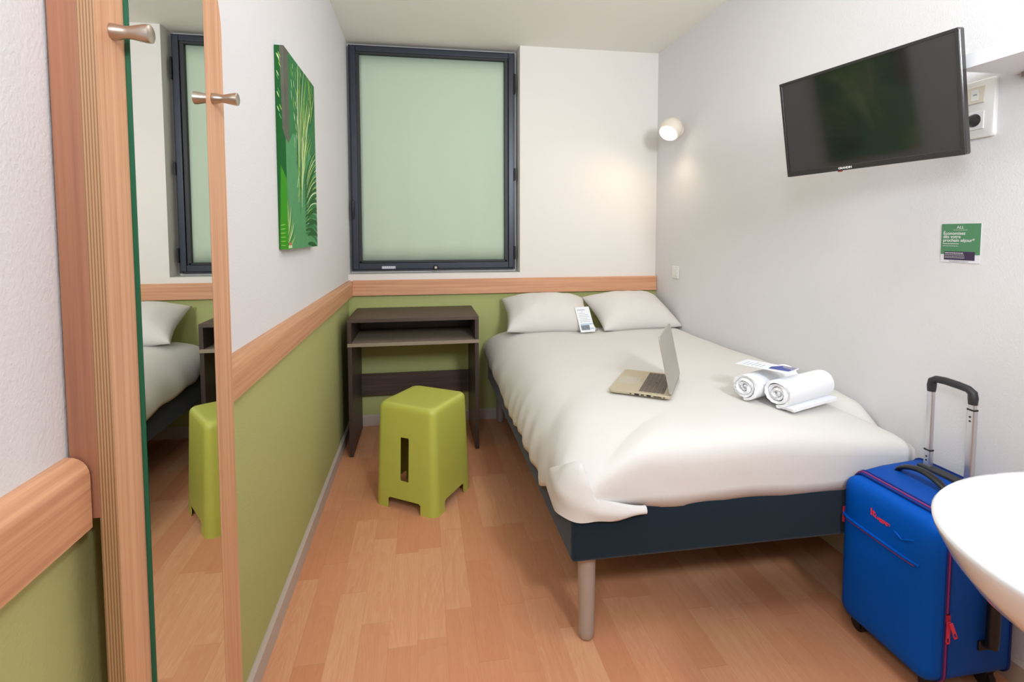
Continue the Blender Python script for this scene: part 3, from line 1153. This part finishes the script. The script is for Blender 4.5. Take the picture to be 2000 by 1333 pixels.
# ------------------------------------------------------------------ towels
def towel(name, c, ang, L, R0, label, tail, seed):
    """rolled towel: spiral band; axis from c (near end) along ang"""
    o = empty(name, c, ang)
    tag(o, label, 'towel', 'rolled towels on the bed')
    turns = 3.6
    th = R0/(turns+0.6)
    NN = 96
    inn, out = [], []
    for k in range(NN+1):
        t = k/NN
        a = -PI/2-(1-t)*turns*2*PI          # ends at the bottom
        r = th*0.55+t*(R0-th*0.55)
        wob = 1+0.035*math.sin(a*1.7+seed)
        out.append((r*wob*math.cos(a), r*wob*math.sin(a)*0.94))
        ri = max(0.0012, r-th*0.80)
        inn.append((ri*wob*math.cos(a), ri*wob*math.sin(a)*0.94))
    if tail:
        for k in range(1, 9):
            d = tail*k/8
            out.append((out[NN][0]+d, -R0*0.94+0.0))
            inn.append((inn[NN][0]+d, -R0*0.94+th*0.80))
    sect = out+inn[::-1]
    rg = []
    NL = 14
    for j in range(NL+1):
        x = L*j/NL
        rg.append([(x+0.004*math.sin(i_*0.35+seed)*(1 if j in (0, NL) else 0)-(0.0035*(i_ % 2) if j == 0 else 0), y+0.0015*noise.noise(Vector((x*20, y*30, seed))), z+R0*0.94+0.0015*noise.noise(Vector((x*20, z*30, seed+4)))) for i_, (y, z) in enumerate(sect)])
    mbt = MB()
    mbt.loft(rg, cap=False)
    n_ = len(sect)
    no = len(out)
    for base_, flip in ((0, 0), (NL, 1)):
        vs_ = rg[base_]
        mbt.add(vs_, [(i_, i_+1, n_-2-i_, n_-1-i_) for i_ in range(no-1)])
    mbt.build('terry_cloth', 'towel', o, smooth=True, angle=60)
    return o


towel('towel', (1.606, -1.722, 0.6545), math.radians(24), 0.27, 0.053, 'white towel rolled up, the one nearer the laptop', 0.0, 1.0)
towel('towel', (1.672, -1.806, 0.6545), math.radians(20), 0.265, 0.053, 'white towel rolled up beside the other, with a flat loose end', -0.06, 4.0)
lf, lw_, lh_ = card_obj('leaflet', (1.700, -1.820, 0.7745), (0.085, 0.050, 0.0), (-0.085, 0.160, 0.0), 'white leaflet with a blue corner lying on the rolled towels', 'leaflet')
MB().box(0, lw_, 0, lh_, -0.0008, 0).build('sheet', 'paper', lf)
MB().add([(lw_*0.30, lh_*0.05, 0.0003), (lw_*0.98, lh_*0.04, 0.0003), (lw_*0.98, lh_*0.30, 0.0003), (lw_*0.55, lh_*0.42, 0.0003), (lw_*0.2, lh_*0.40, 0.0003)], [(0, 1, 2, 3, 4)]).build('blue_picture', 'ink_navy', lf)
MB().add([(lw_*0.55, lh_*0.03, 0.0005), (lw_*0.99, lh_*0.03, 0.0005), (lw_*0.99, lh_*0.30, 0.0005), (lw_*0.72, lh_*0.24, 0.0005)], [(0, 1, 2, 3)]).build('mauve_picture', 'ink_mauve', lf)
pr = MB()
for k in range(5):
    pr.box(lw_*0.15, lw_*random.uniform(0.5, 0.85), lh_*(0.55+0.08*k), lh_*(0.563+0.08*k), 0.0001, 0.0003)
pr.build('printed_lines', 'ink', lf)

# ------------------------------------------------------------------ television on a bracket
ta, tb_, tc_ = 0.226, 0.159, 0.009
tn = Vector((-math.cos(ta)*math.cos(tb_), -math.sin(ta)*math.cos(tb_), -math.sin(tb_)))
tr = Vector((0, 0, 1)).cross(tn).normalized()
tu = tn.cross(tr)
tr2 = math.cos(tc_)*tr+math.sin(tc_)*tu
tu2 = -math.sin(tc_)*tr+math.cos(tc_)*tu
tv = empty('television')
tv.matrix_world = basis(tr2, tu2, tn, (1.818, -1.947, 1.621))
tag(tv, 'flat black television, switched off, tilted on a bracket on the right wall', 'television')
TW, TH = 0.264, 0.165


def rloft(spec, r=0.006):
    return [[(x, y, z) for x, y in rrect(0, 0, TW-i_, TH-i_, r, 4)] for z, i_ in spec]


MB().loft(rloft(((-0.026, 0.03), (-0.022, 0.006), (-0.019, 0.0), (-0.002, 0.0), (0, 0.002)))).build('casing', 'tv', tv, smooth=True, angle=30)
fb = MB()
fb.box(-TW+0.001, TW-0.001, -TH+0.001, -TH+0.017, 0, 0.004).box(-TW+0.001, TW-0.001, TH-0.010, TH-0.001, 0, 0.004)
fb.box(-TW+0.001, -TW+0.010, -TH+0.017, TH-0.010, 0, 0.004).box(TW-0.010, TW-0.001, -TH+0.017, TH-0.010, 0, 0.004)
fb.build('bezel', 'tv', tv, bevel=0.001)
MB().box(-TW+0.010, TW-0.010, -TH+0.017, TH-0.010, 0, 0.0012).build('screen', 'tv_screen', tv)
text('brand_lettering', 'GRANDIN', 0.0095, 'white_print', tv, Matrix.Translation((-0.055, -TH+0.005, 0.0043)), 'CENTER', bold=0.0002)
MB().box(-0.092, -0.078, -TH-0.004, -TH+0.001, -0.018, -0.014).build('red_tab', 'red', tv)
tvi = tv.matrix_world.inverted()
arm = MB()
arm.box(-0.05, 0.05, -0.05, 0.05, -0.042, -0.0302)
a0 = tvi @ Vector((W-0.006, -1.90, 1.63))
arm.tube([(0, 0, -0.04), (0.01, 0.0, -0.07), tuple(a0)], 0.016, 14)
arm.build('bracket_arm', 'black', tv, smooth=True, angle=40)
wp = MB().box(W-0.012, W-0.001, -1.945, -1.855, 1.57, 1.69)
wp.v = [tuple(tvi @ Vector(v)) for v in wp.v]
wp.build('wall_bracket', 'black', tv)
cbp = [tvi @ Vector(p) for p in ((1.90, -2.12, 1.60), (1.93, -2.115, 1.582), (1.98, -2.095, 1.578), (2.03, -2.078, 1.583))]
MB().tube(cbp, 0.0035, 10).build('power_cable', 'black', tv, smooth=True)
pg = MB()
pgp = [Vector(p) for p in ((2.025, -2.079, 1.583), (2.045, -2.075, 1.583), (2.060, -2.0725, 1.583), (2.078, -2.072, 1.583), (2.081, -2.072, 1.583))]
pg.tube([tvi @ p for p in pgp], [0.006, 0.008, 0.010, 0.018, 0.019], 18)
pg.build('power_plug', 'black', tv, smooth=True)

# ------------------------------------------------------------------ socket plate
sk_ = empty('socket_plate', (W, -2.07, 1.615), 0, 'white double socket plate on the right wall beside the television', 'socket')
part(MB().loft([[(x, y, z) for y, z in rrect(-2.072, 1.615, 0.052-i_, 0.084-i_, 0.008, 5)] for x, i_ in ((W-0.0005, 0), (W-0.008, 0), (W-0.011, 0.003))]), 'plate', 'white_plastic', sk_, smooth=True, angle=40)
part(MB().box(W-0.014, W-0.011, -2.096, -2.046, 1.632, 1.680), 'aerial_socket', 'cream_plastic', sk_, bevel=0.001)
part(MB().box(W-0.0152, W-0.014, -2.082, -2.062, 1.640, 1.672), 'aerial_insert', 'white_plastic', sk_, bevel=0.0005)
part(MB().box(W-0.016, W-0.0152, -2.078, -2.068, 1.655, 1.659), 'aerial_slot', 'ink', sk_)
part(MB().box(W-0.014, W-0.011, -2.098, -2.046, 1.556, 1.608), 'power_socket', 'white_plastic', sk_, bevel=0.001)

# ------------------------------------------------------------------ shelf at the upper right
sh = empty('wall_shelf', (W-0.1, -2.6, 1.68), 0, 'white wall shelf at the top right behind the television', 'shelf')
part(MB().box(1.903, W-0.001, -3.2, -2.165, 1.688, 1.726), 'board', 'shelf', sh, bevel=0.001)
part(MB().box(W-0.018, W-0.001, -3.2, -2.19, 1.674, 1.6875), 'wall_batten', 'nickel', sh)

# ------------------------------------------------------------------ advertising card on the wall
sg = empty('wall_sign', (W, -2.04, 1.22), 0, 'small green and white card reading Économisez on the right wall', 'sign')
xs = W-0.0005
part(MB().box(xs-0.0012, xs, -2.098, -1.984, 1.162, 1.281), 'card', 'sign_white', sg)
part(MB().box(xs-0.0016, xs-0.0012, -2.098, -1.984, 1.187, 1.281), 'green_field', 'sign_green', sg)
part(MB().box(xs-0.0020, xs-0.0016, -2.084, -1.995, 1.170, 1.196), 'purple_band', 'sign_purple', sg)


def sgtext(name, s_, size, y, z, m='white_print', bold=0.0, align='LEFT'):
    mtx = basis((0, -1, 0), (0, 0, 1), (-1, 0, 0), (0-0.0, 0, 0))
    loc = Vector((xs-0.0022-W, y+2.04, z-1.22))
    return text(name, s_, size, m, sg, Matrix.Translation(loc) @ mtx, align, ext=0.0001, bold=bold)


sgtext('logo_lettering', 'ALL', 0.0125, -2.040, 1.266, bold=0.0001, align='CENTER')
sgtext('headline', 'Économisez', 0.0136, -1.990, 1.2475, bold=0.00018)
sgtext('headline', 'dès votre', 0.0136, -1.990, 1.2370, bold=0.00018)
sgtext('headline', 'prochain séjour*', 0.0136, -1.990, 1.2260, bold=0.00018)
sm_ = MB()


def bars(mbx, ya, yb, z, h, x=xs-0.0022):
    y = ya
    while y > yb:
        w__ = random.uniform(0.003, 0.007)
        mbx.box(x-0.0001, x, max(yb, y-w__), y, z, z+h)
        y -= w__+0.0012


bars(sm_, -1.990, -2.037, 1.2185, 0.0022)
bars(sm_, -1.990, -2.036, 1.2120, 0.0014)
part(sm_, 'small_print', 'white_print', sg)
sm_ = MB()
bars(sm_, -2.020, -2.060, 1.2615, 0.0010)
part(sm_, 'tagline_print', 'white_print', sg)
sm_ = MB()
bars(sm_, -1.998, -2.052, 1.1900, 0.0022)
bars(sm_, -1.998, -2.054, 1.1850, 0.0014)
bars(sm_, -1.998, -2.056, 1.1800, 0.0010)
bars(sm_, -1.998, -2.056, 1.1760, 0.0010)
part(sm_, 'band_print', 'white_print', sg)
sm_ = MB()
bars(sm_, -2.010, -2.068, 1.1665, 0.0012)
bars(sm_, -2.012, -2.066, 1.1640, 0.0010)
part(sm_, 'footer_print', 'ink', sg)

# ------------------------------------------------------------------ wash basin
wb = empty('wash_basin', (1.53, -2.86, 0.60), 0, 'white oval ceramic washbasin in the lower right corner', 'sink')


def oval(rx, ry, z, cx=1.530, cy=-2.855, n_=72, p=2.15):
    out = []
    for k in range(n_):
        a = 2*PI*k/n_
        c_, s_ = math.cos(a), math.sin(a)
        out.append((cx+rx*math.copysign(abs(c_)**(2/p), c_), cy+ry*math.copysign(abs(s_)**(2/p), s_), z))
    return out


rg = [oval(0.10, 0.09, 0.655), oval(0.16, 0.14, 0.66), oval(0.225, 0.19, 0.685), oval(0.275, 0.232, 0.722), oval(0.300, 0.254, 0.755), oval(0.314, 0.266, 0.782), oval(0.320, 0.271, 0.795), oval(0.321, 0.272, 0.802), oval(0.317, 0.268, 0.807), oval(0.308, 0.259, 0.808), oval(0.296, 0.247, 0.804), oval(0.284, 0.236, 0.795), oval(0.262, 0.216, 0.772), oval(0.225, 0.183, 0.735), oval(0.16, 0.13, 0.700), oval(0.06, 0.05, 0.688)]
part(MB().loft(rg), 'bowl', 'ceramic', wb, smooth=True, angle=70)
part(MB().box(1.86, W-0.001, -3.05, -2.66, 0.66, 0.79), 'back_ledge', 'ceramic', wb, bevel=0.01)
part(MB().cyl((1.53, -2.855, 0.0), (1.53, -2.855, 0.656), 0.055, 24), 'pedestal', 'ceramic', wb, smooth=True)

# ------------------------------------------------------------------ suitcase
su = empty('suitcase', (1.780, -1.977, 0), -PI/2-0.007, 'bright blue fabric trolley suitcase with pink zips, handle up, at the foot of the bed', 'suitcase')
SW, SD, Z0, Z1 = 0.292, 0.262, 0.052, 0.510


def srnd(y_, x0_, x1_, z0_, z1_, r, n_=5):
    return [(x, y_, z) for x, z in rrect((x0_+x1_)/2, (z0_+z1_)/2, (x1_-x0_)/2, (z1_-z0_)/2, r, n_)]


MB().loft([srnd(0.042, 0.004, SW-0.004, Z0, Z1-0.006, 0.03), srnd(0.046, 0, SW, Z0-0.002, Z1, 0.032), srnd(0.12, 0, SW, Z0-0.002, Z1+0.014, 0.034), srnd(0.250, 0, SW, Z0-0.002, Z1+0.026, 0.036), srnd(SD, 0.006, SW-0.006, Z0+0.004, Z1+0.020, 0.034)]).build('body', 'blue_side', su, smooth=True, angle=50)
# bulging front panel
rgs = []
for y_, e in ((0.0455, 0.0), (0.030, -0.001), (0.014, 0.001), (0.005, 0.006), (-0.001, 0.016), (-0.004, 0.032), (-0.006, 0.06)):
    rgs.append(srnd(y_, e, SW-e, Z0+e*0.8, Z1-0.012-e*1.1, max(0.012, 0.034-e*0.3), 8))
fp = MB()
fp.loft(rgs, cap=True)
fpo = fp.build('front_panel', 'blue', su, smooth=True, angle=60)


def loopz(y_, x0_, x1_, z0_, z1_, r):
    return [Vector(p) for p in srnd(y_, x0_, x1_, z0_, z1_, r, 6)]


def closed_tube(pts, r, name, m, flat=1.0):
    pts = pts+[pts[0], pts[1]]
    return MB().tube(pts, r, 8, cap=False).build(name, m, su, smooth=True)


closed_tube(loopz(0.0465, -0.0015, SW+0.0015, Z0-0.003, Z1-0.001, 0.034), 0.0030, 'main_zip', 'zip')
closed_tube(loopz(0.053, -0.001, SW+0.001, Z0-0.003, Z1+0.002, 0.034), 0.0024, 'piping', 'blue_seam')
closed_tube(loopz(0.040, -0.001, SW+0.001, Z0-0.002, Z1-0.006, 0.034), 0.0024, 'piping', 'blue_seam')
closed_tube(loopz(0.251, -0.001, SW+0.001, Z0-0.003, Z1+0.027, 0.036), 0.0030, 'piping', 'blue_seam')
PZ = 0.362
MB().tube([(0.001, 0.012, PZ), (0.010, 0.0, PZ), (0.03, -0.0045, PZ-0.001), (0.06, -0.0062, PZ-0.002), (0.15, -0.0066, PZ-0.004), (0.225, -0.0062, PZ-0.006), (0.245, -0.0045, PZ-0.006)], 0.0028, 8).build('pocket_zip', 'zip', su, smooth=True)
MB().tube([(0.0, 0.010, PZ+0.006), (0.010, -0.001, PZ+0.006), (0.03, -0.0055, PZ+0.005), (0.06, -0.0072, PZ+0.004), (0.15, -0.0078, PZ+0.002), (0.225, -0.0072, PZ), (0.258, -0.003, PZ)], 0.0042, 8).build('pocket_flap_edge', 'blue', su, smooth=True)
# folds in the pocket cloth
for x_, z_, l_, tl in ((0.225, 0.415, 0.045, 0.5), (0.195, 0.412, 0.035, -0.5)):
    pts = []
    for k in range(7):
        t = k/6-0.5
        pts.append((x_+l_*t*math.cos(tl), -0.0055, z_+l_*t*math.sin(tl)))
    MB().tube(pts, [0.0005, 0.0022, 0.0036, 0.004, 0.0036, 0.0022, 0.0005], 8).build('cloth_fold', 'blue', su, smooth=True)
txm = basis((1, 0, 0), (0, 0, 1), (0, -1, 0), (0, 0, 0))
text('logo_mark', 'it', 0.030, 'pink', su, Matrix.Translation((0.108, -0.0072, 0.424)) @ txm, bold=0.0010)
text('logo_lettering', 'Luggage', 0.0150, 'pink', su, Matrix.Translation((0.124, -0.0072, 0.422)) @ txm, bold=0.0006)
# zip pulls on the near side
for dx_, tl in ((0.0, 0.0), (0.006, 0.38)):
    zp = MB()
    zp.box(SW+0.002, SW+0.007, 0.040, 0.053, 0.232, 0.252)
    zp.build('zip_slider', 'pink', su, bevel=0.001)
    pl_ = MB()
    zt0 = 0.234
    L_ = 0.046 if tl else 0.060
    c_, s_ = math.cos(tl), math.sin(tl)
    def pp(a, b_, t_):
        return (SW+0.006+t_+dx_, 0.0465+b_*c_+a*s_, zt0-a*c_+b_*s_)
    for a0_, a1_, b0_, b1_ in ((0, L_-0.016, -0.005, 0.005), (L_-0.016, L_, -0.0055, -0.003), (L_-0.016, L_, 0.003, 0.0055), (L_-0.004, L_, -0.0055, 0.0055)):
        vs_ = [pp(a, b_, t_) for t_ in (0, 0.002) for b_ in (b0_, b1_) for a in (a0_, a1_)]
        pl_.add(vs_, [(0, 2, 3, 1), (4, 5, 7, 6), (0, 1, 5, 4), (2, 6, 7, 3), (0, 4, 6, 2), (1, 3, 7, 5)])
    pl_.build('zip_pull', 'pink', su)
MB().box(-0.004, -0.001, 0.006, 0.018, 0.335, 0.385).build('zip_pull', 'pink', su)
# strap handles
hp = []
for k in range(15):
    t = k/14
    hp.append((0.055+0.165*t, 0.130, Z1+0.008+0.040*math.sin(PI*t)**0.6))
MB().tube(hp, [0.007]+[0.011]*2+[0.013]*9+[0.011]*2+[0.007], 12, flat=0.6).build('top_handle', 'black', su, smooth=True)
hp = []
for k in range(15):
    t = k/14
    hp.append((SW+0.001+0.026*math.sin(PI*t)**0.5, 0.140, 0.205+0.19*t))
mh = MB()
mh.tube([(SW+0.020 if 0 < k < 14 else SW-0.001, 0.168, 0.150+0.23*k/14) for k in range(15)], [0.008]+[0.0145]*13+[0.008], 12, flat=1)
mh.build('side_handle', 'black', su, smooth=True)
for za, zb in ((0.140, 0.167), (0.365, 0.395)):
    MB().box(SW-0.001, SW+0.006, 0.147, 0.189, za, zb).build('handle_anchor', 'black', su, bevel=0.002)
# telescopic handle
ht = empty('telescopic_handle', (0, 0, 0), 0)
ht.parent = su
RX0, RX1, RY = 0.076, 0.194, 0.220
for x_ in (RX0, RX1):
    MB().loft([[(x, y, z) for x, y in rrect(x_, RY, 0.0085, 0.0062, 0.003, 4)] for z in (Z1+0.015, 0.795)]).build('tube', 'chrome', ht, smooth=True, angle=40)
    MB().loft([[(x, y, z) for x, y in rrect(x_, RY, 0.0100, 0.0075, 0.003, 4)] for z in (Z1+0.018, 0.59 if x_ == RX0 else 0.755)]).build('outer_tube', 'chrome', ht, smooth=True, angle=40)
    MB().loft([[(x, y, z) for x, y in rrect(x_, RY, 0.0108, 0.0082, 0.003, 4)] for z in ((0.588, 0.592) if x_ == RX0 else (0.753, 0.757))]).build('tube_collar', 'black', ht)
    for dz in (0.018, 0.030):
        zz = (0.588 if x_ == RX0 else 0.753)-dz
        MB().lathe([(0.0028, 0), (0.0025, 0.0012)], (x_, RY-0.0076, zz), (0, -1, 0), 10).build('rivet', 'black', ht)
gr = MB()
gp = [(RX0, RY, 0.772), (RX0, RY, 0.790), (RX0+0.002, RY, 0.805), (RX0+0.014, RY, 0.813), (RX0+0.04, RY, 0.815), (RX1-0.04, RY, 0.813), (RX1-0.014, RY, 0.810), (RX1-0.002, RY, 0.802), (RX1, RY, 0.788), (RX1, RY, 0.770)]
gr.tube(gp, [0.0105, 0.012, 0.0115, 0.0105, 0.011, 0.011, 0.0105, 0.0115, 0.012, 0.0105], 14)
gr.build('grip', 'grip', ht, smooth=True)
MB().box(RX0-0.02, RX1+0.02, RY-0.018, RY+0.018, Z1+0.018, Z1+0.030).build('handle_socket', 'grip', su, bevel=0.003)
# wheels
for x_ in (0.035, SW-0.035):
    for y_ in (0.045, SD-0.04):
        wh = empty('caster', (x_, y_, 0), 0)
        wh.parent = su
        MB().cyl((-0.0, -0.009, 0.0235), (0, 0.009, 0.0235), 0.0235, 24).build('wheel', 'black', wh, smooth=True, angle=40)
        MB().box(-0.013, 0.013, -0.013, -0.0095, 0.015, 0.052).box(-0.013, 0.013, 0.0095, 0.013, 0.015, 0.052).box(-0.016, 0.016, -0.013, 0.013, 0.0475, 0.053).build('fork', 'black', wh)
